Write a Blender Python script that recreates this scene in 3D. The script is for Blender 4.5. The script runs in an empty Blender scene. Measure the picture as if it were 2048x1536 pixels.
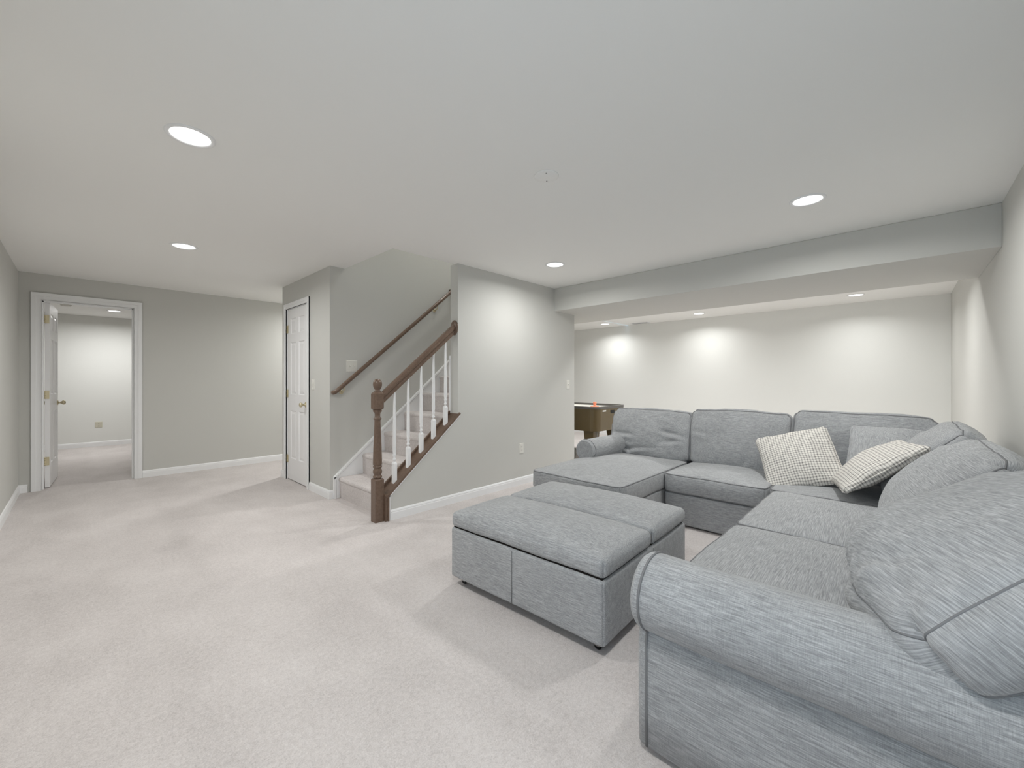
import bpy, bmesh, math, random
from mathutils import Vector, Matrix, noise
from math import sin, cos, pi, radians

random.seed(7)
SC = bpy.context.scene
COL = SC.collection

# ------------------------------------------------------------------ camera, world, exposure
H = 2.335          # ceiling height
CAM_H = 1.19
cam_d = bpy.data.cameras.new('camera')
cam = bpy.data.objects.new('camera', cam_d)
COL.objects.link(cam)
cam_d.sensor_width = 36.0
cam_d.lens = 820.65 * 36.0 / 2048.0
cam_d.shift_y = -(760.3 - 768.0) / 2048.0 * -1.0
cam_d.clip_start = 0.02
cam.location = (0, 0, CAM_H)
cam.rotation_euler = (pi / 2, 0, radians(43.547) - pi / 2)
SC.camera = cam

SC.view_settings.view_transform = 'Standard'
SC.view_settings.look = 'None'
SC.view_settings.gamma = 1.0
SC.view_settings.use_curve_mapping = False
SC.view_settings.exposure = 0.0

world = bpy.data.worlds.new('world')
SC.world = world
world.use_nodes = True
bg = world.node_tree.nodes['Background']
bg.inputs[0].default_value = (0.60, 0.80, 1.0, 1)
bg.inputs[1].default_value = 3.8

MAIN_W = 15.0      # power of the recessed lights in the front room
FAR_W = 8.5
FAR_W2 = 18.5
SC.cycles.max_bounces = 14
SC.cycles.diffuse_bounces = 10
SC.cycles.sample_clamp_indirect = 8.0


# ------------------------------------------------------------------ materials
def lin(c):
    return tuple(((v / 255.0) / 12.92 if v / 255.0 <= 0.04045 else ((v / 255.0 + 0.055) / 1.055) ** 2.4) for v in c)


def new_mat(name):
    m = bpy.data.materials.new(name)
    m.use_nodes = True
    nt = m.node_tree
    b = nt.nodes['Principled BSDF']
    return m, nt, b


def plain(name, srgb, rough=0.6, metal=0.0, spec=0.3, bump=0.0, bscale=200.0):
    m, nt, b = new_mat(name)
    b.inputs['Base Color'].default_value = (*lin(srgb), 1)
    b.inputs['Roughness'].default_value = rough
    b.inputs['Metallic'].default_value = metal
    b.inputs['Specular IOR Level'].default_value = spec
    if bump > 0:
        tc = nt.nodes.new('ShaderNodeTexCoord')
        n = nt.nodes.new('ShaderNodeTexNoise')
        n.inputs['Scale'].default_value = bscale
        n.inputs['Detail'].default_value = 3
        bp = nt.nodes.new('ShaderNodeBump')
        bp.inputs['Strength'].default_value = bump
        bp.inputs['Distance'].default_value = 0.002
        nt.links.new(tc.outputs['Object'], n.inputs['Vector'])
        nt.links.new(n.outputs['Fac'], bp.inputs['Height'])
        nt.links.new(bp.outputs['Normal'], b.inputs['Normal'])
    return m


def noise_node(nt, vec, scale_vec, scale=1.0, detail=3.0, rough=0.6):
    mp = nt.nodes.new('ShaderNodeMapping')
    mp.inputs['Scale'].default_value = scale_vec
    nt.links.new(vec, mp.inputs['Vector'])
    n = nt.nodes.new('ShaderNodeTexNoise')
    n.inputs['Scale'].default_value = scale
    n.inputs['Detail'].default_value = detail
    n.inputs['Roughness'].default_value = rough
    nt.links.new(mp.outputs['Vector'], n.inputs['Vector'])
    return n.outputs['Fac']


def math_node(nt, op, a, b=None, clamp=False):
    n = nt.nodes.new('ShaderNodeMath')
    n.operation = op
    n.use_clamp = clamp
    for i, v in enumerate((a, b)):
        if v is None:
            continue
        if isinstance(v, (int, float)):
            n.inputs[i].default_value = v
        else:
            nt.links.new(v, n.inputs[i])
    return n.outputs[0]


def ramp_node(nt, fac, stops):
    r = nt.nodes.new('ShaderNodeValToRGB')
    els = r.color_ramp.elements
    while len(els) < len(stops):
        els.new(0.5)
    for e, (p, c) in zip(els, stops):
        e.position = p
        e.color = (*lin(c), 1)
    nt.links.new(fac, r.inputs['Fac'])
    return r.outputs['Color']


def fabric(name, axis, turn=0.0, fq=360.0, ax=17.0, cw=0.20, uv=False, dark=(133, 135, 137), mid=(159, 161, 163), light=(188, 190, 192)):
    """slubbed heathered weave whose long threads run along a local axis"""
    m, nt, b = new_mat(name)
    tc = nt.nodes.new('ShaderNodeTexCoord').outputs['UV' if uv else 'Object']
    if turn:
        tm = nt.nodes.new('ShaderNodeMapping')
        tm.inputs['Rotation'].default_value = (0, 0, radians(turn))
        nt.links.new(tc, tm.inputs['Vector'])
        tc = tm.outputs['Vector']
    long_, fine = [fq] * 3, [fq * 1.9] * 3
    long_[axis] = ax
    fine[axis] = ax * 2.8
    cross = [42.0] * 3
    cross[axis] = 560.0
    a = noise_node(nt, tc, long_, 1.0, 2.0)
    c = noise_node(nt, tc, fine, 1.0, 1.0)
    d = noise_node(nt, tc, cross, 1.0, 1.0)
    big = noise_node(nt, tc, (5, 5, 5), 1.0, 2.0)
    s = math_node(nt, 'MULTIPLY', a, 0.75 - cw)
    s = math_node(nt, 'ADD', s, math_node(nt, 'MULTIPLY', c, 0.25))
    s = math_node(nt, 'ADD', s, math_node(nt, 'MULTIPLY', d, cw))
    s = math_node(nt, 'ADD', s, math_node(nt, 'MULTIPLY', math_node(nt, 'SUBTRACT', big, 0.5), 0.10))
    col = ramp_node(nt, s, [(0.36, dark), (0.50, mid), (0.64, light)])
    nt.links.new(col, b.inputs['Base Color'])
    b.inputs['Roughness'].default_value = 0.9
    b.inputs['Specular IOR Level'].default_value = 0.15
    b.inputs['Sheen Weight'].default_value = 0.15
    bp = nt.nodes.new('ShaderNodeBump')
    bp.inputs['Strength'].default_value = 0.25
    bp.inputs['Distance'].default_value = 0.0015
    nt.links.new(s, bp.inputs['Height'])
    nt.links.new(bp.outputs['Normal'], b.inputs['Normal'])
    return m


def plaid_mat(name):
    m, nt, b = new_mat(name)
    tcn = nt.nodes.new('ShaderNodeTexCoord')
    tc = tcn.outputs['Object']
    wob = nt.nodes.new('ShaderNodeTexNoise')
    wob.inputs['Scale'].default_value = 9.0
    nt.links.new(tc, wob.inputs['Vector'])
    sep = nt.nodes.new('ShaderNodeSeparateXYZ')
    nt.links.new(tc, sep.inputs[0])
    off = math_node(nt, 'MULTIPLY', math_node(nt, 'SUBTRACT', wob.outputs['Fac'], 0.5), 0.02)

    def stripes(co, freq):
        x = math_node(nt, 'ADD', co, off)
        w = math_node(nt, 'SINE', math_node(nt, 'MULTIPLY', x, freq * 2 * pi))
        w2 = math_node(nt, 'SINE', math_node(nt, 'MULTIPLY', x, freq * 2 * pi / 3.0))
        w = math_node(nt, 'ADD', w, math_node(nt, 'MULTIPLY', w2, 0.18))
        return math_node(nt, 'MULTIPLY', math_node(nt, 'ADD', w, -0.1), 1.6, clamp=True)
    sx = stripes(sep.outputs[0], 58.0)
    sy = stripes(sep.outputs[1], 58.0)
    t = math_node(nt, 'MULTIPLY', math_node(nt, 'ADD', sx, sy), 0.5)
    grain = noise_node(nt, tc, (260, 260, 260), 1.0, 2.0)
    t = math_node(nt, 'MULTIPLY', t, math_node(nt, 'ADD', math_node(nt, 'MULTIPLY', grain, 1.2), 0.35))
    col = ramp_node(nt, t, [(0.0, (226, 223, 217)), (0.45, (190, 187, 182)), (1.0, (120, 118, 116))])
    nt.links.new(col, b.inputs['Base Color'])
    b.inputs['Roughness'].default_value = 0.9
    b.inputs['Specular IOR Level'].default_value = 0.1
    return m


def carpet_mat():
    m, nt, b = new_mat('carpet')
    tc = nt.nodes.new('ShaderNodeTexCoord').outputs['Object']
    pile = noise_node(nt, tc, (190, 190, 190), 1.0, 4.0, 0.75)
    tuft = noise_node(nt, tc, (55, 55, 55), 1.0, 3.0, 0.7)
    brush = noise_node(nt, tc, (2.6, 1.7, 1), 1.0, 4.0, 0.6)
    s = math_node(nt, 'ADD', math_node(nt, 'MULTIPLY', pile, 0.5), math_node(nt, 'MULTIPLY', tuft, 0.25))
    s = math_node(nt, 'ADD', s, math_node(nt, 'MULTIPLY', brush, 0.25))
    col = ramp_node(nt, s, [(0.34, (176, 170, 168)), (0.5, (207, 201, 199)), (0.66, (228, 223, 221))])
    nt.links.new(col, b.inputs['Base Color'])
    b.inputs['Roughness'].default_value = 1.0
    b.inputs['Specular IOR Level'].default_value = 0.05
    b.inputs['Sheen Weight'].default_value = 0.1
    bp = nt.nodes.new('ShaderNodeBump')
    bp.inputs['Strength'].default_value = 0.5
    bp.inputs['Distance'].default_value = 0.006
    nt.links.new(math_node(nt, 'ADD', pile, tuft), bp.inputs['Height'])
    nt.links.new(bp.outputs['Normal'], b.inputs['Normal'])
    return m


def wood_mat(name, c0, c1, c2):
    m, nt, b = new_mat(name)
    tc = nt.nodes.new('ShaderNodeTexCoord').outputs['Object']
    g = noise_node(nt, tc, (45, 160, 45), 1.0, 4.0)
    col = ramp_node(nt, g, [(0.3, c0), (0.5, c1), (0.72, c2)])
    nt.links.new(col, b.inputs['Base Color'])
    b.inputs['Roughness'].default_value = 0.28
    b.inputs['Specular IOR Level'].default_value = 0.4
    return m


def emit_mat(name, color, strength):
    m = bpy.data.materials.new(name)
    m.use_nodes = True
    nt = m.node_tree
    nt.nodes.clear()
    e = nt.nodes.new('ShaderNodeEmission')
    e.inputs[0].default_value = (*color, 1)
    e.inputs[1].default_value = strength
    o = nt.nodes.new('ShaderNodeOutputMaterial')
    nt.links.new(e.outputs[0], o.inputs[0])
    return m


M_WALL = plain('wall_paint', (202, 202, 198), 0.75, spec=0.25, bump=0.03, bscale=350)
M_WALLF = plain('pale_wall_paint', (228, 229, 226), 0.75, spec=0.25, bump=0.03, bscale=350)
M_CEIL = plain('ceiling_paint', (240, 240, 238), 0.85, spec=0.15, bump=0.03, bscale=350)
M_TRIM = plain('white_trim_paint', (238, 239, 240), 0.35, spec=0.4)
M_DOOR = plain('white_door_paint', (238, 238, 239), 0.4, spec=0.4)
M_CARPET = carpet_mat()
M_WOOD = wood_mat('brown_stained_wood', (100, 82, 69), (110, 91, 78), (121, 101, 87))
M_BRASS = plain('brass', (212, 202, 172), 0.4, metal=0.7)
M_PLATE = plain('ivory_plastic', (222, 221, 215), 0.4)
M_IVORY = plain('old_ivory_plastic', (206, 202, 186), 0.45)
M_FX = fabric('grey_weave_along_x', 0)
M_FY = fabric('grey_weave_along_y', 1)
M_FD = fabric('grey_weave_slanting', 0, turn=-9.0, fq=250.0, ax=15.0, cw=0.12, uv=True)
M_FS = fabric('grey_weave_seat', 0, fq=280.0, ax=13.0, cw=0.14, uv=True)
M_FD2 = fabric('grey_weave_slightly_slanting', 0, turn=-5.0, fq=260.0, ax=15.0, cw=0.12, uv=True)
M_PIPE = plain('grey_piping', (126, 127, 129), 0.9, spec=0.1)
M_PLAID = plaid_mat('plaid_cotton')
M_LENS = emit_mat('lamp_lens', (1.0, 0.985, 0.96), 4.0)
M_BLACK = plain('black_plastic', (18, 18, 18), 0.5)
M_DARKCLOTH = plain('dark_underside_cloth', (40, 38, 36), 0.95, spec=0.05)
M_TABLE = plain('grey_brown_cabinet_laminate', (88, 73, 42), 0.25, spec=0.7)
M_TABTOP = plain('white_playfield', (226, 224, 216), 0.3)
M_TABRAIL = plain('dark_rail_laminate', (92, 90, 86), 0.35)
M_ORANGE = plain('orange_plastic', (250, 158, 124), 0.4)
M_METAL = plain('grey_metal', (150, 150, 150), 0.35, metal=0.8)


# ------------------------------------------------------------------ mesh helpers
class MB:
    def __init__(self):
        self.v = []
        self.f = []
        self.smooth = []

    def add(self, verts, faces, smooth=False):
        o = len(self.v)
        self.v += [tuple(p) for p in verts]
        self.f += [tuple(i + o for i in f) for f in faces]
        self.smooth += [smooth] * len(faces)
        return self

    def box(self, x0, x1, y0, y1, z0, z1):
        x0, x1 = min(x0, x1), max(x0, x1)
        y0, y1 = min(y0, y1), max(y0, y1)
        z0, z1 = min(z0, z1), max(z0, z1)
        v = [(x0, y0, z0), (x1, y0, z0), (x1, y1, z0), (x0, y1, z0), (x0, y0, z1), (x1, y0, z1), (x1, y1, z1), (x0, y1, z1)]
        f = [(0, 3, 2, 1), (4, 5, 6, 7), (0, 1, 5, 4), (1, 2, 6, 5), (2, 3, 7, 6), (3, 0, 4, 7)]
        return self.add(v, f)

    def prism(self, poly, a0, a1, axis='y'):
        """extrude a 2-D polygon: axis y -> poly is (x,z); axis x -> (y,z); axis z -> (x,y)"""
        n = len(poly)

        def P(p, a):
            return (p[0], a, p[1]) if axis == 'y' else ((a, p[0], p[1]) if axis == 'x' else (p[0], p[1], a))
        v = [P(p, a0) for p in poly] + [P(p, a1) for p in poly]
        f = [tuple(range(n - 1, -1, -1)), tuple(range(n, 2 * n))]
        f += [(i, (i + 1) % n, (i + 1) % n + n, i + n) for i in range(n)]
        return self.add(v, f)

    def lathe(self, prof, cx=0, cy=0, seg=20, smooth=True):
        """profile of (radius, z)"""
        v, f = [], []
        for r, z in prof:
            for k in range(seg):
                a = 2 * pi * k / seg
                v.append((cx + r * cos(a), cy + r * sin(a), z))
        for i in range(len(prof) - 1):
            for k in range(seg):
                f.append((i * seg + k, i * seg + (k + 1) % seg, (i + 1) * seg + (k + 1) % seg, (i + 1) * seg + k))
        f.append(tuple(range(seg - 1, -1, -1)))
        f.append(tuple(range((len(prof) - 1) * seg, len(prof) * seg)))
        return self.add(v, f, smooth)

    def tube(self, pts, r, seg=8, closed=False, smooth=True):
        pts = [Vector(p) for p in pts]
        n = len(pts)
        rings, f = [], []
        prev = None
        for i, p in enumerate(pts):
            if closed:
                t = (pts[(i + 1) % n] - pts[i - 1])
            else:
                t = pts[min(i + 1, n - 1)] - pts[max(i - 1, 0)]
            t.normalize()
            if prev is None:
                u = t.orthogonal().normalized()
            else:
                u = (prev - t * prev.dot(t)).normalized()
            prev = u
            w = t.cross(u)
            rr = r[i] if isinstance(r, (list, tuple)) else r
            rings += [p + (u * cos(2 * pi * k / seg) + w * sin(2 * pi * k / seg)) * rr for k in range(seg)]
        m = n if closed else n - 1
        for i in range(m):
            j = (i + 1) % n
            for k in range(seg):
                f.append((i * seg + k, i * seg + (k + 1) % seg, j * seg + (k + 1) % seg, j * seg + k))
        if not closed:
            f.append(tuple(range(seg - 1, -1, -1)))
            f.append(tuple(range((n - 1) * seg, n * seg)))
        return self.add(rings, f, smooth)

    def obj(self, name, mat, parent=None, bevel=0.0, segs=2):
        me = bpy.data.meshes.new(name)
        me.from_pydata(self.v, [], self.f)
        me.polygons.foreach_set('use_smooth', self.smooth)
        bm = bmesh.new()
        bm.from_mesh(me)
        bmesh.ops.recalc_face_normals(bm, faces=bm.faces)
        if bevel > 0:
            bmesh.ops.bevel(bm, geom=list(bm.edges), offset=bevel, segments=segs, affect='EDGES', profile=0.5)
        bm.to_mesh(me)
        bm.free()
        me.materials.append(mat)
        o = bpy.data.objects.new(name, me)
        COL.objects.link(o)
        if parent is not None:
            o.parent = parent
        return o


def empty(name, loc, rz=0.0):
    o = bpy.data.objects.new(name, None)
    o.location = loc
    o.rotation_euler = (0, 0, rz)
    o.empty_display_size = 0.1
    COL.objects.link(o)
    return o


def tag(o, label, cat, group=None, kind=None):
    o['label'] = label
    o['category'] = cat
    if group:
        o['group'] = group
    if kind:
        o['kind'] = kind
    return o


def struct(o, label, cat):
    return tag(o, label, cat, kind='structure')


def root_matrix(root):
    return Matrix.Translation(root.location) @ Matrix.Rotation(root.rotation_euler.z, 4, 'Z')


def axes_matrix(loc, xa, za):
    xa = Vector(xa).normalized()
    za = Vector(za)
    za = (za - xa * za.dot(xa)).normalized()
    ya = za.cross(xa)
    m = Matrix(((xa.x, ya.x, za.x, loc[0]), (xa.y, ya.y, za.y, loc[1]), (xa.z, ya.z, za.z, loc[2]), (0, 0, 0, 1)))
    return m


def place(child, root, m_world):
    child.parent = root
    child.matrix_basis = (root_matrix(root).inverted() @ m_world) if root else m_world
    return child


def copy_tree(o, parent=None):
    c = o.copy()
    COL.objects.link(c)
    if parent is not None:
        c.parent = parent
    for ch in [x for x in bpy.data.objects if x.parent == o]:
        copy_tree(ch, c)
    return c


# ------------------------------------------------------------------ cushions
def axis_samples(half, r, n):
    inner = half - r
    a = [-half, -half + r * 0.3, -half + r * 0.65]
    a += [-inner + 2 * inner * i / n for i in range(n + 1)]
    a += [half - r * 0.65, half - r * 0.3, half]
    return a


class Cushion:
    """soft box, local x width, y depth, z thickness, welts on the seams"""

    def __init__(self, w, d, h, r=0.03, rc=0.05, crown=0.04, crown_b=0.0, bulge=0.012, amp=0.004, freq=5.0,
                 folds=(), seed=0, pinch=0.0, sag=None, n=34, nz=4, power=2.4, plan_bulge=0.0):
        self.__dict__.update(locals())
        self.hw, self.hd, self.hh = w / 2, d / 2, h / 2

    def F(self, x, y, z):
        hw, hd, hh, r, rc = self.hw, self.hd, self.hh, self.r, self.rc
        u, v, t = x / hw, y / hd, z / hh
        q = Vector((max(-hw + r, min(hw - r, x)), max(-hd + r, min(hd - r, y)), max(-hh + r, min(hh - r, z))))
        dlt = Vector((x, y, z)) - q
        nrm = dlt.normalized() if dlt.length > 1e-9 else Vector((0, 0, 1))
        p = q + nrm * r
        # round the plan corners
        qx, qy = max(-hw + rc, min(hw - rc, p.x)), max(-hd + rc, min(hd - rc, p.y))
        dx, dy = p.x - qx, p.y - qy
        l2 = math.hypot(dx, dy)
        if l2 > 1e-9 and abs(dx) > 0 and abs(dy) > 0:
            k = max(abs(dx), abs(dy)) / l2
            p.x, p.y = qx + dx * k, qy + dy * k
        fu, fv, ft = 1 - abs(u) ** self.power, 1 - abs(v) ** self.power, 1 - t * t
        # puffed faces
        if t > 0:
            p.z += self.crown * fu * fv * t
        else:
            p.z += self.crown_b * fu * fv * t
        # bulged boxing
        p.x += self.bulge * ft * (abs(u) ** 6) * (1 if u > 0 else -1) * fv
        p.y += self.bulge * ft * (abs(v) ** 6) * (1 if v > 0 else -1) * fu
        # plan bulge of the edges, pinched thickness at the corners
        p.x += self.plan_bulge * u * fv
        p.y += self.plan_bulge * v * fu
        if self.pinch:
            k = 1 - self.pinch * (abs(u) ** 3) * (abs(v) ** 3)
            p.z *= k
        # soft unevenness and folds
        s = self.seed * 7.31
        nn = noise.noise(Vector((p.x * self.freq + s, p.y * self.freq - s, p.z * self.freq + 2 * s)))
        n2 = noise.noise(Vector((p.x * self.freq * 3.1 - s, p.y * self.freq * 3.1, p.z * self.freq * 3.1 + s)))
        dsp = self.amp * (nn + 0.4 * n2)
        for (ax, ay, bx, by, fa, fw) in self.folds:
            ax, bx, ay, by = ax * hw, bx * hw, ay * hd, by * hd
            ex, ey = bx - ax, by - ay
            L = ex * ex + ey * ey
            tt = max(0.0, min(1.0, ((p.x - ax) * ex + (p.y - ay) * ey) / L))
            wob = 0.012 * noise.noise(Vector((tt * 4.0, s + fa * 90, 1.7)))
            px, py = p.x - (ax + ex * tt), p.y - (ay + ey * tt)
            side = (px * ey - py * ex) / math.sqrt(L) + wob
            dist2 = px * px + py * py
            taper = 1.0 if L == 0 else (1 - (2 * tt - 1) ** 2 * 0.85)
            if dist2 < (fw * 4) ** 2 and t > -0.2:
                g = math.exp(-(side / fw) ** 2) * math.exp(-max(0.0, dist2 - side * side) / (fw * fw))
                ridge = math.exp(-((side - fw * 1.5) / (fw * 1.1)) ** 2) * 0.7
                dsp += fa * taper * (-g + ridge * math.exp(-max(0.0, dist2 - side * side) / (fw * fw)))
        p = p + nrm * dsp
        if self.sag:
            p = self.sag(p, u, v, t)
        return p

    def mesh(self, name, mat):
        xs = axis_samples(self.hw, self.r, self.n)
        ys = axis_samples(self.hd, self.r, max(6, int(self.n * self.d / self.w)))
        zs = axis_samples(self.hh, self.r, self.nz)
        idx, V, Fc, UV = {}, [], [], []

        def vid(i, j, k):
            key = (i, j, k)
            if key not in idx:
                idx[key] = len(V)
                V.append(tuple(self.F(xs[i], ys[j], zs[k])))
            return idx[key]

        def uvf(quad, kind):
            hw, hd, hh = self.hw, self.hd, self.hh
            for (i, j, k) in quad:
                x, y, z = xs[i], ys[j], zs[k]
                if kind == 'x':
                    UV.append((x + (hh - z) * (1 if x > 0 else -1), y))
                elif kind == 'y':
                    UV.append((x, y + (hh - z) * (1 if y > 0 else -1)))
                else:
                    UV.append((x, y))

        def quad(kind, *q):
            Fc.append(tuple(vid(*a) for a in q))
            uvf(q, kind)
        X, Y, Z = len(xs) - 1, len(ys) - 1, len(zs) - 1
        for i in range(X):
            for j in range(Y):
                quad('z', (i, j, 0), (i, j + 1, 0), (i + 1, j + 1, 0), (i + 1, j, 0))
                quad('z', (i, j, Z), (i + 1, j, Z), (i + 1, j + 1, Z), (i, j + 1, Z))
        for i in range(X):
            for k in range(Z):
                quad('y', (i, 0, k), (i + 1, 0, k), (i + 1, 0, k + 1), (i, 0, k + 1))
                quad('y', (i, Y, k), (i, Y, k + 1), (i + 1, Y, k + 1), (i + 1, Y, k))
        for j in range(Y):
            for k in range(Z):
                quad('x', (0, j, k), (0, j, k + 1), (0, j + 1, k + 1), (0, j + 1, k))
                quad('x', (X, j, k), (X, j + 1, k), (X, j + 1, k + 1), (X, j, k + 1))
        me = bpy.data.meshes.new(name)
        me.from_pydata(V, [], Fc)
        me.polygons.foreach_set('use_smooth', [True] * len(Fc))
        layer = me.uv_layers.new(name='UVMap')
        layer.data.foreach_set('uv', [c_ for t_ in UV for c_ in t_])
        me.materials.append(mat)
        o = bpy.data.objects.new(name, me)
        COL.objects.link(o)
        return o

    def piping(self, name, mat, top=True, bottom=True, r=0.005):
        mb = MB()
        for zz, on in ((self.hh, top), (-self.hh, bottom)):
            if not on:
                continue
            pts = []
            n = 36
            ring = [(-1, -1, 1, -1), (1, -1, 1, 1), (1, 1, -1, 1), (-1, 1, -1, -1)]
            for (x0, y0, x1, y1) in ring:
                for i in range(n):
                    t = i / n
                    t = 0.5 - 0.5 * cos(pi * t) if self.rc > 0.08 else t
                    pts.append(self.F((x0 + (x1 - x0) * t) * self.hw, (y0 + (y1 - y0) * t) * self.hd, zz))
            mb.tube(pts, r, 6, closed=True)
        return mb.obj(name, mat)


def add_cushion(root, name, c, mat, M, pipe=True, top=True, bottom=True, pr=0.005, label=None):
    o = c.mesh(name, mat)
    place(o, root, M)
    if label:
        o['label'] = label
    if pipe:
        p = c.piping('piping', M_PIPE, top, bottom, pr)
        p.parent = o
    return o


# ================================================================== THE ROOM
XL, YR, YB = -0.45, -0.468, 6.72           # left wall, right wall, door wall
XC, YC0, YC1 = 1.72, 4.15, 5.545           # closet wall
YS, YS2 = 3.155, 3.27                      # stair side wall faces
XE = 2.55                                  # where the full-height side wall starts
XWE = 4.52                                 # its end
XF = 7.90                                  # far wall
SX0, SX1, SZ = 4.09, 5.22, 2.052           # soffit

struct(MB().box(-1.9, 8.1, -0.7, 10.8, -0.12, 0.0).obj('floor', M_CARPET),
       'pale pinkish grey wall to wall cut pile carpet', 'floor')

mb = MB()
HX0, HY0 = 1.872, 3.205
mb.box(-1.9, 8.1, -0.7, HY0, H, H + 0.25)
mb.box(-1.9, HX0, HY0, YC0 + 0.06, H, H + 0.25)
mb.box(5.3, 8.1, HY0, YC0, H, H + 0.25)
mb.box(-1.9, 8.1, YC0 + 0.06, 10.8, H, H + 0.25)
struct(mb.obj('ceiling', M_CEIL), 'flat white painted drywall ceiling with an opening over the stairs', 'ceiling')

# left wall with an added, unseen window that lets in bluish daylight
WY0, WY1, WZ0, WZ1 = -0.36, 0.62, 0.75, 2.0
mb = MB()
mb.box(XL - 0.12, XL, -0.6, WY0, 0, H)
mb.box(XL - 0.12, XL, WY1, YB, 0, H)
mb.box(XL - 0.12, XL, WY0, WY1, 0, WZ0)
mb.box(XL - 0.12, XL, WY0, WY1, WZ1, H)
struct(mb.obj('wall_left', M_WALL), 'greige painted wall at the left edge of the room', 'wall')
mb = MB()
for (a, b_) in ((WY0, WY0 + 0.05), (WY1 - 0.05, WY1), ((WY0 + WY1) / 2 - 0.03, (WY0 + WY1) / 2 + 0.03)):
    mb.box(XL - 0.10, XL - 0.04, a, b_, WZ0, WZ1)
mb.box(XL - 0.10, XL - 0.04, WY0, WY1, WZ0, WZ0 + 0.05)
mb.box(XL - 0.10, XL - 0.04, WY0, WY1, WZ1 - 0.05, WZ1)
struct(mb.obj('added_window', M_TRIM), 'added white framed window in the left wall, unseen, letting in bluish daylight', 'window')

struct(MB().box(XL - 0.12, XF + 0.12, YR - 0.12, YR, 0, H).obj('wall_right', M_WALL),
       'greige painted wall behind the near run of the sofa', 'wall')
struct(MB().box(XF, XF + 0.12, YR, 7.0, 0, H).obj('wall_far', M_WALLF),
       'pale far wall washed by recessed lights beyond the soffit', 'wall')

# door wall
DX0, DX1, DZ = -0.285, 0.442, 2.052
mb = MB()
mb.box(-1.72, DX0 - 0.02, YB, YB + 0.12, 0, H)
mb.box(DX1 + 0.02, XF, YB, YB + 0.12, 0, H)
mb.box(DX0 - 0.02, DX1 + 0.02, YB, YB + 0.12, DZ + 0.02, H)
struct(mb.obj('wall_back', M_WALL), 'greige wall with the open white door at the far left', 'wall')

# room behind the open door
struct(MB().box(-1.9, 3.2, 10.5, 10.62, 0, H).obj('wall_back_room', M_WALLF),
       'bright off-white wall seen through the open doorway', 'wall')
struct(MB().box(-1.72, -1.6, YB + 0.12, 10.5, 0, H).obj('wall_back_room_left', M_WALL),
       'side wall of the room behind the open door', 'wall')
struct(MB().box(2.6, 2.72, YB + 0.12, 10.5, 0, H).obj('wall_back_room_right', M_WALL),
       'right hand wall of the room behind the open door', 'wall')

# closet block
CY0, CY1, CZ = 4.735, 5.385, 2.035
mb = MB()
mb.box(XC, XC + 0.115, YC0 + 0.12, CY0 - 0.015, 0, H)
mb.box(XC, XC + 0.115, CY1 + 0.015, YC1, 0, H)
mb.box(XC, XC + 0.115, CY0 - 0.015, CY1 + 0.015, CZ + 0.015, H)
struct(mb.obj('wall_closet', M_WALL), 'narrow greige wall holding the closed white closet door', 'wall')
struct(MB().box(XC + 0.115, 4.4, YC1 - 0.115, YC1, 0, H).obj('wall_closet_side', M_WALL),
       'hallway side of the closet block', 'wall')

# stair walls
struct(MB().box(XC, 5.3, YC0, YC0 + 0.12, 0, 4.9).obj('wall_stair_back', M_WALL),
       'greige wall behind the stairs carrying the brown handrail', 'wall')
CAP0, CAPS = 0.186, 0.838                  # cap underside: z = CAP0 + CAPS*(x-1.759)


def capz(x):
    return CAP0 + CAPS * (x - 1.759)


mb = MB()
mb.prism([(1.80, 0), (XWE, 0), (XWE, H), (XE, H), (XE, capz(XE) - 0.011), (1.80, capz(1.80) - 0.011)], YS, YS2, 'y')
struct(mb.obj('wall_stair_side', M_WALL), 'greige wall between stairs and sofa, stepping down to a sloped knee wall', 'wall')
struct(MB().box(XWE - 0.115, XWE, YS2, YC0, 0, H).obj('wall_stair_end', M_WALL), 'end wall closing off the stairs', 'wall')
mb = MB()
mb.box(HX0, 5.3, HY0 - 0.12, HY0, H + 0.25, 4.9)
mb.box(HX0 - 0.12, HX0, HY0 - 0.12, YC0, H + 0.25, 4.9)
mb.box(5.3, 5.42, HY0 - 0.12, YC0 + 0.12, H + 0.25, 4.9)
struct(mb.obj('wall_stairwell', M_WALL), 'upper walls of the open stairwell', 'wall')
struct(MB().box(HX0 - 0.12, 5.42, HY0 - 0.12, YC0 + 0.12, 4.9, 5.0).obj('ceiling_stairwell', M_CEIL),
       'ceiling above the stairwell', 'ceiling')

# soffit
struct(MB().box(SX0, SX1, YR, YB, SZ, H - 0.001).obj('soffit', M_WALL, bevel=0.003),
       'long greige boxed soffit crossing the ceiling above the sofa', 'soffit')


# baseboards
def baseboard(name, segs, label):
    """segs: (x0,y0,x1,y1,nx,ny) running along a wall, n pointing into the room"""
    mb = MB()
    prof = [(0, 0), (0.014, 0), (0.014, 0.058), (0.011, 0.066), (0.0125, 0.070), (0.0095, 0.078), (0.006, 0.084), (0, 0.086)]
    for (x0, y0, x1, y1, nx, ny) in segs:
        v = [(x0 + nx * d, y0 + ny * d, z) for d, z in prof] + [(x1 + nx * d, y1 + ny * d, z) for d, z in prof]
        n = len(prof)
        f = [tuple(range(n - 1, -1, -1)), tuple(range(n, 2 * n))] + [(i, (i + 1) % n, (i + 1) % n + n, i + n) for i in range(n)]
        mb.add(v, f)
    return struct(mb.obj(name, M_TRIM), label, 'baseboard')


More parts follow.
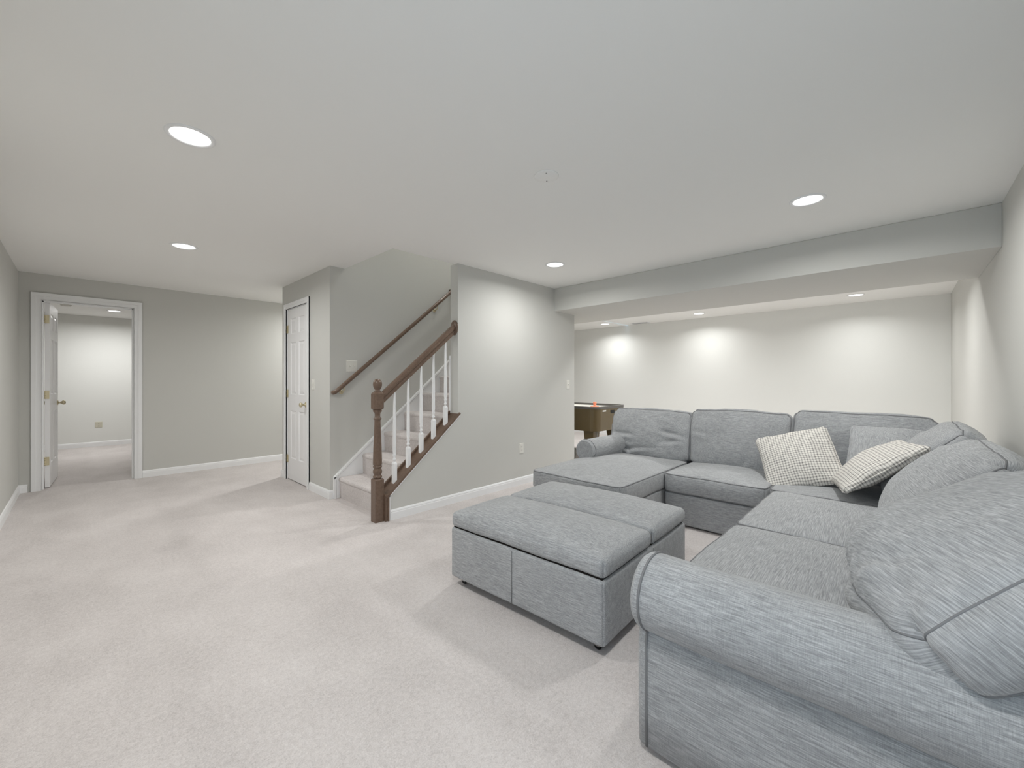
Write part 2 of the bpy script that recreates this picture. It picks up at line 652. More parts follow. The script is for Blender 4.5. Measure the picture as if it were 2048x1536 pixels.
baseboard('baseboard_left', [(XL, -0.4, XL, YB, 1, 0)], 'white baseboard along the left wall')
baseboard('baseboard_back', [(XL, YB, DX0 - 0.10, YB, 0, -1), (DX1 + 0.08, YB, XF, YB, 0, -1)], 'white baseboard along the door wall')
baseboard('baseboard_closet', [(XC, YC0, XC, CY0 - 0.072, -1, 0), (XC, CY1 + 0.072, XC, YC1, -1, 0),
                               (XC - 0.014, YC0, XC + 0.03, YC0, 0, -1), (XC - 0.014, YC1, 4.4, YC1, 0, 1)],
          'white baseboard around the closet corner')
baseboard('baseboard_stair', [(1.815, YS, XWE, YS, 0, -1), (XWE, YS - 0.014, XWE, YC0, 1, 0)], 'white baseboard below the stair side wall')
baseboard('baseboard_right', [(0.0, YR, XF, YR, 0, 1)], 'white baseboard behind the sofa')
baseboard('baseboard_far', [(XF, YR, XF, YB, -1, 0)], 'white baseboard along the far wall')
baseboard('baseboard_back_room', [(-1.6, 10.5, 2.6, 10.5, 0, -1)], 'white baseboard seen through the open doorway')


# ------------------------------------------------------------------ doors
def casing_mb(w, h, cw=0.068, t=0.018):
    """casing around an opening 0..w by 0..h on the plane y=0, standing out to -y, mitred profile in two steps"""
    mb = MB()
    for a, b_, d in ((0.006, cw, t * 0.62), (cw * 0.55, cw, t), (0.006, 0.016, t * 0.8)):
        mb.box(-b_, -a, -d, 0, 0, h + b_)
        mb.box(w + a, w + b_, -d, 0, 0, h + b_)
        mb.box(-a, w + a, -d, 0, h + a, h + b_)
    return mb


def make_door(name, M_frame, w, h, M_slab, hinge_x, knob_x, label, casing_w=0.068, jamb_depth=0.12, knobs=(-1, 1), gap=0.012):
    """frame local: x along the wall, y into the wall, z up.  slab local: x 0..w, y 0..t"""
    root = empty(name, M_frame.to_translation())
    struct(root, label, 'door')
    c = casing_mb(w, h, casing_w).obj('casing', M_TRIM)
    place(c, root, M_frame)
    j = MB()
    j.box(-0.018, 0, 0, jamb_depth, 0, h + 0.018).box(w, w + 0.018, 0, jamb_depth, 0, h + 0.018).box(0, w, 0, jamb_depth, h, h + 0.018)
    j.box(0, 0.012, 0.045, 0.075, 0, h).box(w - 0.012, w, 0.045, 0.075, 0, h).box(0, w, 0.045, 0.075, h - 0.012, h)
    j = j.obj('jamb', M_TRIM)
    place(j, root, M_frame)
    t = 0.035
    sw, sh = w - 0.006, h - gap - 0.004
    st = sw * 0.16          # stile
    mid = sw * 0.13
    pw = (sw - 2 * st - mid) / 2
    rows = [(0.125 * sh, 0.405 * sh), (0.50 * sh, 0.805 * sh), (0.855 * sh, 0.945 * sh)]
    s = MB()
    s.box(0, st, 0, t, 0, sh).box(sw - st, sw, 0, t, 0, sh).box(st + pw, st + pw + mid, 0, t, 0, sh)
    edges = [0.0] + [e for r_ in rows for e in r_] + [sh]
    for k in range(0, len(edges), 2):
        for x0 in (st, st + pw + mid):
            s.box(x0, x0 + pw, 0, t, edges[k], edges[k + 1])
    slab = s.obj('door_slab', M_DOOR)
    place(slab, root, M_slab @ Matrix.Translation((0.003, 0, gap)))
    for (z0, z1) in rows:
        for x0 in (st, st + pw + mid):
            p = MB()
            rec, slope = 0.010, 0.026
            for sgn, yy in ((1, 0.0), (-1, t)):
                ring = []
                for ins, dep in ((0, 0.0), (0.008, rec), (0.012, rec), (0.012 + slope, 0.003)):
                    y = yy + sgn * dep
                    ring += [(x0 + ins, y, z0 + ins), (x0 + pw - ins, y, z0 + ins), (x0 + pw - ins, y, z1 - ins), (x0 + ins, y, z1 - ins)]
                f = []
                for q in range(3):
                    for k in range(4):
                        f.append((q * 4 + k, q * 4 + (k + 1) % 4, q * 4 + 4 + (k + 1) % 4, q * 4 + 4 + k))
                f.append((12, 13, 14, 15))
                p.add(ring, f)
            po = p.obj('panel', M_DOOR)
            po.parent = slab
    # knob on both faces
    for sgn in knobs:
        kb = MB()
        kb.lathe([(0.031, 0), (0.031, 0.004), (0.026, 0.008), (0.012, 0.011), (0.010, 0.03), (0.016, 0.036), (0.0255, 0.047),
                  (0.0265, 0.056), (0.022, 0.066), (0.010, 0.071), (0.001, 0.072)], seg=18)
        ko = kb.obj('knob', M_BRASS)
        ko.parent = slab
        ko['label'] = 'polished brass knob'
        ko.matrix_basis = Matrix.Translation((knob_x, 0 if sgn < 0 else t, 0.905)) @ Matrix.Rotation(radians(90) * (1 if sgn < 0 else -1), 4, 'X')
    return root, slab


def hinge(parent, M, label='brass butt hinge'):
    hb = MB()
    hb.box(-0.032, 0.0, -0.0025, 0.0, -0.045, 0.045).box(0.0, 0.032, -0.0025, 0.0, -0.045, 0.045)
    for k in range(5):
        hb.lathe([(0.0062, -0.045 + k * 0.018), (0.0062, -0.045 + k * 0.018 + 0.0165)], 0, -0.004, 10)
    for sx in (-0.02, 0.02):
        for sz in (-0.03, 0, 0.03):
            hb.box(sx - 0.003, sx + 0.003, -0.0035, -0.0025, sz - 0.003, sz + 0.003)
    o = hb.obj('hinge', M_BRASS)
    o['label'] = label
    place(o, parent, M)
    return o


# door 1, open into the back room; hinged on the left jamb
Mf = Matrix.Translation((DX0, YB, 0))
ang = radians(86.6)
Ms = Matrix.Translation((DX0 + 0.052, YB + 0.085, 0)) @ Matrix.Rotation(ang, 4, 'Z')
door1, slab1 = make_door('door_1', Mf, DX1 - DX0, DZ, Ms, 0, 0.655,
                         'white six panel door standing open in the far left wall, with white casing', 0.078)
for z in (0.30, 1.03, 1.86):
    hinge(door1, Matrix.Translation((DX0 + 0.018, YB + 0.083, z)))

# door 2, closed closet door: plane x = XC facing -x; frame x axis runs along -y
Mf2 = axes_matrix((XC, CY1, 0), (0, -1, 0), (0, 0, 1))
door2, slab2 = make_door('door_2', Mf2, CY1 - CY0, CZ, Mf2 @ Matrix.Translation((0, 0.006, 0)), 0, CY1 - CY0 - 0.065,
                         'narrow white six panel closet door, closed, with a brass knob', 0.066, 0.115, knobs=(-1,))
for z in (0.25, 1.03, 1.80):
    hinge(door2, Mf2 @ Matrix.Translation((0.004, 0.004, z)))

# ------------------------------------------------------------------ stairs
stairs = empty('staircase', (1.81, (YS2 + YC0) / 2, 0))
tag(stairs, 'carpeted staircase climbing to the right behind the white balusters', 'stairs')
RUN, RISE, SXS = 0.249, 0.2075, 1.812
Sy0, Sy1 = YS2 + 0.021, YC0 - 0.021
for i in range(10):
    x0 = SXS + i * RUN
    x1 = x0 + RUN + 0.02
    z1 = RISE * (i + 1)
    z0 = max(0.0, z1 - RISE - 0.10)
    nose, r = 0.012, 0.026
    poly = [(x0, z0), (x1, z0), (x1, z1)]
    for k in range(6):
        a = pi / 2 + (pi) * k / 5 * 0.75
        poly.append((x0 - nose + r + r * cos(a), z1 - r + r * sin(a)))
    poly.append((x0 - 0.004, z1 - 0.075))
    mbs = MB()
    mbs.prism([(px - SXS, pz) for px, pz in poly], Sy0 - stairs.location.y, Sy1 - stairs.location.y, 'y')
    o = mbs.obj('step', M_CARPET, stairs)
    o.location.x = SXS - 1.81

# skirt board on the back wall: sloped board with a moulded top, plumb front end
sk = MB()
SK0, SKS = 0.232, 0.845


def skz(x):
    return SK0 + SKS * (x - 1.765)


sk.prism([(1.752, 0), (1.80, 0), (1.80, 0.0), (4.3, 0.0), (4.3, skz(4.3)), (1.752, skz(1.752))], YC0 - 0.0005, YC0 - 0.020, 'y')
for off, hh, tt in ((-0.005, 0.022, 0.032), (-0.038, 0.012, 0.026)):
    sk.prism([(1.752, skz(1.752) + off - hh), (4.3, skz(4.3) + off - hh), (4.3, skz(4.3) + off), (1.752, skz(1.752) + off)], YC0, YC0 - tt, 'y')
    sk.box(1.752 - off * 0.9 - 0.006, 1.752 - off * 0.9 + hh - 0.006, YC0, YC0 - tt, 0, skz(1.752) + off)
struct(sk.obj('trim_1', M_TRIM), 'white moulded skirt board rising along the stairs', 'trim')
tr2 = MB()
tr2.box(XE - 0.004, XE + 0.03, YS2, YS2 + 0.022, 0.86, 1.40)
tr2.lathe([(0.014, 1.40), (0.02, 1.405), (0.02, 1.425), (0.012, 1.435)], XE + 0.012, YS2 + 0.013, 12)
struct(tr2.obj('trim_2', M_TRIM), 'slim white upright strip at the inner edge of the stair wall', 'trim')

# ------------------------------------------------------------------ stair railing
NX, NY = 1.727, 3.207
rail = empty('stair_railing', (NX, NY, 0))
tag(rail, 'brown wooden stair railing with a turned newel post and white balusters', 'railing')


def rel(o):
    o.parent = rail
    o.location = (-NX, -NY, 0)
    return o


n = MB()
hb = 0.0395


def sq_frustum(mb, cx, cy, secs, ch=0.0):
    """stack of (half, z) square sections with optional chamfer fraction"""
    ring, f = [], []
    for (a, z) in secs:
        c = a * ch
        pts = [(a - c, -a), (a, -a + c), (a, a - c), (a - c, a), (-a + c, a), (-a, a - c), (-a, -a + c), (-a + c, -a)]
        ring += [(cx + px, cy + py, z) for px, py in pts]
    for i in range(len(secs) - 1):
        for k in range(8):
            f.append((i * 8 + k, i * 8 + (k + 1) % 8, i * 8 + 8 + (k + 1) % 8, i * 8 + 8 + k))
    f.append(tuple(range(7, -1, -1)))
    f.append(tuple(range((len(secs) - 1) * 8, len(secs) * 8)))
    mb.add(ring, f)


sq_frustum(n, NX, NY, [(hb, 0), (hb, 0.352), (hb - 0.006, 0.362)], 0.06)
n.lathe([(0.028, 0.358), (0.030, 0.366), (0.036, 0.370), (0.038, 0.377), (0.036, 0.385), (0.029, 0.389), (0.029, 0.394), (0.036, 0.405),
         (0.0385, 0.420), (0.036, 0.435), (0.029, 0.447), (0.030, 0.452), (0.037, 0.456), (0.038, 0.463), (0.036, 0.469), (0.030, 0.473),
         (0.0385, 0.480), (0.0375, 0.50), (0.034, 0.62), (0.0285, 0.76), (0.0255, 0.846), (0.026, 0.853), (0.032, 0.858), (0.034, 0.865), (0.031, 0.872),
         (0.024, 0.876), (0.022, 0.895), (0.025, 0.915), (0.036, 0.925), (0.037, 0.935), (0.034, 0.942)], NX, NY, 24)
newel = rel(n.obj('newel_post', M_WOOD))
n2 = MB()
sq_frustum(n2, NX, NY, [(0.030, 0.940), (0.045, 0.952), (0.045, 1.075), (0.030, 1.092)], 0.42)
nb = n2.obj('newel_block', M_WOOD)
rel(nb)
n3 = MB()
n3.lathe([(0.028, 1.090), (0.029, 1.097), (0.022, 1.102), (0.020, 1.108), (0.026, 1.116), (0.034, 1.132), (0.0375, 1.150), (0.0365, 1.168),
          (0.030, 1.186), (0.018, 1.197), (0.004, 1.201)], NX, NY, 22)
rel(n3.obj('newel_finial', M_WOOD))

# cap board with a raised inner fillet, and the plumb board at its foot
cp = MB()
xa, xb = 1.772, 2.575
cp.prism([(xa, capz(xa) - 0.010), (xb, capz(xb) - 0.010), (xb - 0.012, capz(xb - 0.012) + 0.013), (xa, capz(xa) + 0.013)], YS - 0.016, YS2 + 0.02, 'y')
cp.prism([(xa, capz(xa) + 0.01), (XE, capz(XE) + 0.01), (XE, capz(XE) + 0.040), (xa, capz(xa) + 0.040)], YS2 + 0.002, YS2 + 0.02, 'y')
rel(cp.obj('rail_cap', M_WOOD))
pb = MB()
pb.box(NX + hb, 1.797, YS - 0.012, YS2 + 0.004, 0, capz(1.797) + 0.006)
pb.box(1.785, 1.797, YS - 0.020, YS - 0.012, 0, capz(1.79) + 0.003)
rel(pb.obj('end_board', M_WOOD))
ws = MB()
ws.box(1.797, 1.812, YS - 0.010, YS, 0, capz(1.80) - 0.002)
ws.prism([(1.797, capz(1.797) - 0.026), (XE + 0.02, capz(XE + 0.02) - 0.026), (XE + 0.02, capz(XE + 0.02) - 0.011), (1.797, capz(1.797) - 0.011)], YS - 0.010, YS, 'y')
rel(ws.obj('white_edge_strip', M_TRIM))

# handrail
RZ0, RS = 1.055, 0.850


def rz(x):
    return RZ0 + RS * (x - 1.787)


hr = MB()
prof = [(-0.022, -0.036), (0.022, -0.036), (0.024, -0.018), (0.018, -0.006), (0.029, 0.004), (0.031, 0.018), (0.024, 0.033), (0.012, 0.040),
        (-0.012, 0.040), (-0.024, 0.033), (-0.031, 0.018), (-0.029, 0.004), (-0.018, -0.006), (-0.024, -0.018)]
x0, x1 = NX + 0.03, XE - 0.006
ring = [(x0, NY + a, rz(x0) + b_ * 1.3) for a, b_ in prof] + [(x1, NY + a, rz(x1) + b_ * 1.3) for a, b_ in prof]
k = len(prof)
hr.add(ring, [tuple(range(k - 1, -1, -1)), tuple(range(k, 2 * k))] + [(i, (i + 1) % k, (i + 1) % k + k, i + k) for i in range(k)])
rel(hr.obj('handrail', M_WOOD))
ro = MB()
ro.lathe([(0.055, -0.001), (0.055, 0.007), (0.050, 0.013), (0.040, 0.017), (0.002, 0.017)], seg=28)
roo = ro.obj('rosette', M_WOOD)
roo.parent = rail
roo.matrix_basis = Matrix.Translation((XE - NX, 0, rz(XE) + 0.004)) @ Matrix.Rotation(-pi / 2, 4, 'Y') @ Matrix.Scale(1.35, 4, (1, 0, 0))
roo['label'] = 'oval brown wall rosette'
for bx in (1.886, 2.024, 2.160, 2.297, 2.437):
    b_ = MB()
    zb, zt = capz(bx) + 0.012, rz(bx) - 0.040
    s = 0.0165
    e = CAPS * s
    # square foot, sloped to sit on the cap
    foot = [(bx - s, NY - s, zb - e), (bx + s, NY - s, zb + e), (bx + s, NY + s, zb + e), (bx - s, NY + s, zb - e),
            (bx - s, NY - s, zb + 0.160), (bx + s, NY - s, zb + 0.160), (bx + s, NY + s, zb + 0.160), (bx - s, NY + s, zb + 0.160),
            (bx - s * .6, NY - s * .6, zb + 0.176), (bx + s * .6, NY - s * .6, zb + 0.176), (bx + s * .6, NY + s * .6, zb + 0.176), (bx - s * .6, NY + s * .6, zb + 0.176)]
    ff = [(0, 3, 2, 1), (8, 9, 10, 11)]
    for q in range(2):
        ff += [(q * 4 + k, q * 4 + (k + 1) % 4, q * 4 + 4 + (k + 1) % 4, q * 4 + 4 + k) for k in range(4)]
    b_.add(foot, ff)
    z0 = zb + 0.174
    b_.lathe([(0.009, z0), (0.010, z0 + 0.012), (0.0145, z0 + 0.018), (0.0145, z0 + 0.026), (0.010, z0 + 0.032), (0.0105, z0 + 0.045),
              (0.0145, z0 + 0.058), (0.0145, z0 + 0.066), (0.0115, z0 + 0.072), (0.0155, z0 + 0.10), (0.0150, z0 + 0.2), (0.0100, zt - 0.06), (0.0085, zt + 0.03)], bx, NY, 14)
    rel(b_.obj('baluster', M_TRIM))['label'] = 'white turned baluster'

# wall handrail
WR = empty('wall_handrail', (1.736, YC0, 0))
tag(WR, 'round brown handrail bracketed to the wall above the stairs', 'handrail')


def wz(x):
    return 1.060 + 0.846 * (x - 1.736)


yr = YC0 - 0.065
pts = [(1.752, YC0 - 0.002, wz(1.745)), (1.742, YC0 - 0.03, wz(1.742)), (1.748, YC0 - 0.055, wz(1.748)), (1.775, yr, wz(1.775))]
pts += [(1.775 + (3.20 - 1.775) * i / 6, yr, wz(1.775 + (3.20 - 1.775) * i / 6)) for i in range(1, 7)]
pts += [(3.225, YC0 - 0.05, wz(3.222)), (3.225, YC0 - 0.002, wz(3.222))]
w = MB()
w.tube(pts, 0.021, 14)
wo = w.obj('rail', M_WOOD, WR)
wo.location = (-1.736, -YC0, 0)
for bx in (1.835, 2.985):
    br = MB()
    z = wz(bx)
    br.tube([(bx, YC0, z - 0.075), (bx, YC0 - 0.035, z - 0.075), (bx, yr, z - 0.055), (bx, yr, z - 0.018)], 0.006, 8)
    br.lathe([(0.022, -0.002), (0.022, 0.004), (0.010, 0.007)], 0, 0, 14)
    nv = len(br.v)
    base = nv - 14 * 3
    for q in range(base, nv):
        vx, vy, vz = br.v[q]
        br.v[q] = (bx + vx, YC0 - vz, z - 0.075 + vy)
    bo = br.obj('bracket', M_BRASS, WR)
    bo.location = (-1.736, -YC0, 0)
    bo['label'] = 'small brass rail bracket'


# ------------------------------------------------------------------ switch plates and outlets
def wall_plate(name, M, w, h, rockers, label, cat, mat=M_PLATE, kind='switch'):
    root = empty(name, M.to_translation())
    tag(root, label, cat)
    p = MB()
    v = [(-w / 2, 0, -h / 2), (w / 2, 0, -h / 2), (w / 2, 0, h / 2), (-w / 2, 0, h / 2)]
    a, b_ = w / 2 - 0.004, h / 2 - 0.004
    v += [(-a, -0.006, -b_), (a, -0.006, -b_), (a, -0.006, b_), (-a, -0.006, b_)]
    p.add(v, [(4, 5, 6, 7), (0, 1, 5, 4), (1, 2, 6, 5), (2, 3, 7, 6), (3, 0, 4, 7), (3, 2, 1, 0)])
    place(p.obj('plate', mat), root, M)
    for k in range(rockers):
        x = (k - (rockers - 1) / 2) * 0.046
        if kind == 'switch':
            q = MB()
            q.add([(x - .0055, -.006, -.012), (x + .0055, -.006, -.012), (x + .0055, -.006, .012), (x - .0055, -.006, .012),
                   (x - .0045, -.018, .002), (x + .0045, -.018, .002), (x + .0045, -.016, .010), (x - .0045, -.016, .010)],
                  [(4, 5, 6, 7), (0, 1, 5, 4), (1, 2, 6, 5), (2, 3, 7, 6), (3, 0, 4, 7)])
            place(q.obj('toggle', mat), root, M)
        elif kind == 'rocker':
            q = MB()
            q.add([(x - .016, -.006, -.032), (x + .016, -.006, -.032), (x + .016, -.010, 0), (x - .016, -.010, 0), (x + .016, -.007, .032), (x - .016, -.007, .032)],
                  [(0, 1, 2, 3), (3, 2, 4, 5)])
            place(q.obj('rocker', mat), root, M)
        else:
            for z in (-0.02, 0.02):
                q = MB()
                q.prism([(x - .016, z - .010), (x - .010, z - .0145), (x + .010, z - .0145), (x + .016, z - .010), (x + .016, z + .010), (x + .010, z + .0145), (x - .010, z + .0145), (x - .016, z + .010)],
                        -0.008, -0.004, 'y')
                s_ = place(q.obj('socket', mat), root, M)
                e_ = MB()
                e_.box(x - .0075, x - .0055, -0.0086, -0.0078, z - .004, z + .006).box(x + .0055, x + .0075, -0.0086, -0.0078, z - .003, z + .005)
                e_.box(x - .002, x + .002, -0.0086, -0.0078, z - .010, z - .007)
                so = e_.obj('slots', M_BLACK)
                so.parent = s_
    return root


MYm = lambda x, y, z: Matrix.Translation((x, y, z))                       # plate facing -y
MXm = lambda x, y, z: axes_matrix((x, y, z), (0, -1, 0), (0, 0, 1))       # plate facing -x
wall_plate('light_switch', MYm(1.945, YC0, 1.335), 0.118, 0.118, 2, 'double white toggle switch plate below the wall handrail', 'switch')
wall_plate('light_switch', MXm(XC, 4.575, 1.143), 0.072, 0.116, 1, 'single white switch plate right of the closet door', 'switch', kind='rocker')
wall_plate('light_switch', MYm(4.375, YS, 1.132), 0.072, 0.116, 1, 'single white switch plate at the end of the stair wall, under the soffit', 'switch')
wall_plate('power_outlet', MYm(3.475, YS, 0.412), 0.072, 0.116, 1, 'white power outlet low on the stair side wall', 'outlet', kind='outlet')
wall_plate('power_outlet', MYm(0.228, 10.5, 0.388), 0.095, 0.105, 1, 'ivory outlet low on the wall seen through the open doorway', 'outlet', M_IVORY, kind='outlet')


# ------------------------------------------------------------------ recessed lights
def downlight(x, y, power, label, group=None, z=H, color=(1.0, 0.995, 0.975), spread=168, lamp=True, recessed=False):
    root = empty('recessed_light', (x, y, z))
    tag(root, label, 'ceiling light', group)
    r = MB()
    r.lathe([(0.097, 0.0005), (0.0965, -0.004), (0.090, -0.007), (0.080, -0.006), (0.0765, -0.002), (0.0765, 0.0005)], seg=40)
    r.f.pop()
    r.f.pop()
    r.smooth = r.smooth[:len(r.f)]
    r.obj('trim_ring', M_TRIM, root)
    l = MB()
    l.lathe([(0.0765, -0.0015), (0.07, -0.0030), (0.04, -0.0038), (0.002, -0.004)], seg=40)
    l.obj('lens', M_LENS, root)
    if lamp:
        ld = bpy.data.lights.new('downlight_lamp', 'AREA')
        ld.shape = 'DISK'
        ld.size = 0.14
        ld.energy = power
        ld.color = color
        ld.spread = radians(spread)
        lo = bpy.data.objects.new('downlight_lamp', ld)
        COL.objects.link(lo)
        lo.parent = root
        lo.location = (0, 0, -0.012)
    return root


G1, G2 = 'recessed lights in the front ceiling', 'recessed lights beyond the soffit'
downlight(0.356, 2.419, MAIN_W * 0.92, 'largest round recessed ceiling light, nearest at the upper left', G1)
downlight(0.610, 4.442, MAIN_W, 'round recessed ceiling light in front of the open doorway', G1)
downlight(3.184, 0.435, MAIN_W, 'round recessed ceiling light above the sofa near the right wall', G1)
downlight(3.238, 2.490, MAIN_W * 0.85, 'round recessed ceiling light in front of the stair side wall', G1)
downlight(0.356, 0.435, MAIN_W, 'recessed ceiling light straight above the camera, out of frame', G1)
downlight(7.371, 4.390, FAR_W, 'left recessed light of the three beyond the soffit', G2, color=(1.0, 1.0, 0.985), spread=150)
downlight(7.323, 2.528, FAR_W, 'middle recessed light of the three beyond the soffit', G2, color=(1.0, 1.0, 0.985), spread=150)
downlight(7.181, 0.453, FAR_W, 'right recessed light of the three beyond the soffit', G2, color=(1.0, 1.0, 0.985), spread=150)
for yy, w_ in ((0.453, 'right'), (2.50, 'middle'), (4.40, 'left')):
    downlight(5.56, yy, FAR_W2, w_ + ' recessed light of the row hidden behind the soffit', 'recessed lights hidden behind the soffit', color=(1.0, 1.0, 0.985), spread=150)
downlight(0.390, 9.452, 26, 'round recessed light seen through the open doorway')
downlight(2.75, 6.15, 22, 'recessed light in the hallway behind the closet block, out of sight')
downlight(3.3, 3.68, 30, 'lamp at the top of the stairwell, out of sight', z=4.9)

# ceiling cover plate, vent, smoke detector
o = MB().lathe([(0.068, 0.0), (0.068, -0.004), (0.063, -0.0065), (0.02, -0.007), (0.001, -0.007)], seg=36).obj('ceiling_cover_plate', M_CEIL)
o.location = (1.801, 1.445, H)
tag(o, 'blank round white cover plate in the middle of the ceiling', 'cover plate')
for s_ in (-0.045, 0.045):
    q = MB().lathe([(0.004, -0.006), (0.004, -0.0085), (0.001, -0.009)], s_ * 0.8, s_ * 0.6, 8).obj('screw', M_METAL, o)
v_ = empty('ceiling_vent', (7.735, 3.80, H))
tag(v_, 'small white ceiling vent by the far wall between two recessed lights', 'vent')
MB().box(-0.075, 0.075, -0.18, 0.18, -0.006, 0).obj('vent_frame', M_TRIM, v_)
for k in range(7):
    MB().prism([(-0.052 + k * 0.016, -0.011), (-0.048 + k * 0.016, -0.006), (-0.046 + k * 0.016, -0.006), (-0.050 + k * 0.016, -0.011)], -0.16, 0.16, 'y').obj('slat', M_TRIM if k % 3 else M_METAL, v_)
o = MB().lathe([(0.062, 0), (0.062, -0.012), (0.055, -0.03), (0.02, -0.036), (0.001, -0.036)], seg=28).obj('smoke_detector', M_PLATE)
o.location = (-0.148, 9.11, H)
tag(o, 'round white smoke detector on the ceiling behind the open door', 'smoke detector')

# ------------------------------------------------------------------ storage ottoman
OA = Vector((1.483, 1.913, 0))
OB = Vector((1.532, 0.913, 0))
OC = Vector((2.53, 0.947, 0))
oc = (OA + OC) / 2
oth = math.atan2((OC - OB).y, (OC - OB).x)
ott = empty('storage_ottoman', (oc.x, oc.y, 0), oth)
tag(ott, 'large square grey upholstered ottoman with two lids on casters', 'ottoman')
OW = 1.0


def rounded_box_obj(name, mat, w, d, h, r, parent, loc, amp=0.002, seed=0, rot=0.0, n=20, bulge=0.0, rc=None, pipe=False):
    c = Cushion(w, d, h, r=r, rc=rc or r * 1.2, crown=0, crown_b=0, bulge=bulge, amp=amp, freq=3.0, seed=seed, n=n, nz=6)
    o = c.mesh(name, mat)
    o.parent = parent
    o.matrix_basis = Matrix.Translation(loc) @ Matrix.Rotation(rot, 4, 'Z')
    return o


body = rounded_box_obj('body', M_FY, OW, OW, 0.282, 0.014, ott, (0, 0, 0.05 + 0.141), 0.002, 3, rc=0.02)
MB().tube([(-0.5015, 0.02, 0.06), (-0.5015, 0.02, 0.325)], 0.0016, 6).obj('seam', M_PIPE, ott)
MB().tube([(0.01, -0.5015, 0.06), (0.01, -0.5015, 0.325)], 0.0016, 6).obj('seam', M_PIPE, ott)
MB().box(-0.485, 0.485, -0.485, 0.485, 0.329, 0.339).obj('lid_gap', M_DARKCLOTH, ott)
for k, sx in enumerate((-1, 1)):
    c = Cushion(0.497, 1.004, 0.085, r=0.028, rc=0.024, crown=0.050, crown_b=0, bulge=0.004, amp=0.0025, freq=4.0, seed=11 + k, n=22, nz=4, power=2.6)
    lid = c.mesh('lid', M_FY)
    lid.parent = ott
    lid.location = (sx * 0.2505, 0, 0.336 + 0.0425)
    for ex in (-0.2475, 0.2475):
        for ey in (-0.501, 0.501):
            MB().tube([c.F(ex * 1.004, ey * 1.001, z) for z in (-0.036, -0.02, -0.005, 0.01, 0.025, 0.04)], 0.0018, 6).obj('seam', M_PIPE, lid)
for sx in (-0.44, 0.44):
    for sy in (-0.44, 0.44):
        c = MB()
        c.box(sx - 0.022, sx + 0.022, sy - 0.022, sy + 0.022, 0.044, 0.052)
        c.box(sx - 0.014, sx - 0.011, sy - 0.012, sy + 0.012, 0.018, 0.046).box(sx + 0.011, sx + 0.014, sy - 0.012, sy + 0.012, 0.018, 0.046)
        cs = c.obj('caster', M_METAL, ott)
        wv = MB().lathe([(0.012, -0.009), (0.0195, -0.008), (0.0205, 0), (0.0195, 0.008), (0.012, 0.009)], seg=18).obj('wheel', M_BLACK, cs)
        wv.matrix_basis = Matrix.Translation((sx, sy, 0.0205)) @ Matrix.Rotation(pi / 2, 4, 'Y')

# ------------------------------------------------------------------ sectional sofa
SEAT_T, SEAT_B = 0.42, 0.275           # cushion edge heights


def sofa_module(loc, label):
    r = empty('sofa_section', (loc[0], loc[1], 0))
    return tag(r, label, 'sofa', 'sections of the grey sectional sofa')


def wbox(root, name, x0, x1, y0, y1, z0, z1, mat, r=0.02, seed=0, amp=0.002, n=16, rc=None, pipe=()):
    """soft box in world coordinates"""
    c = Cushion(x1 - x0, y1 - y0, z1 - z0, r=r, rc=rc or r * 1.3, crown=0, bulge=0.0, amp=amp, freq=3.0, seed=seed, n=n, nz=6)
    o = c.mesh(name, mat)
    place(o, root, Matrix.Translation(((x0 + x1) / 2, (y0 + y1) / 2, (z0 + z1) / 2)))
    return o


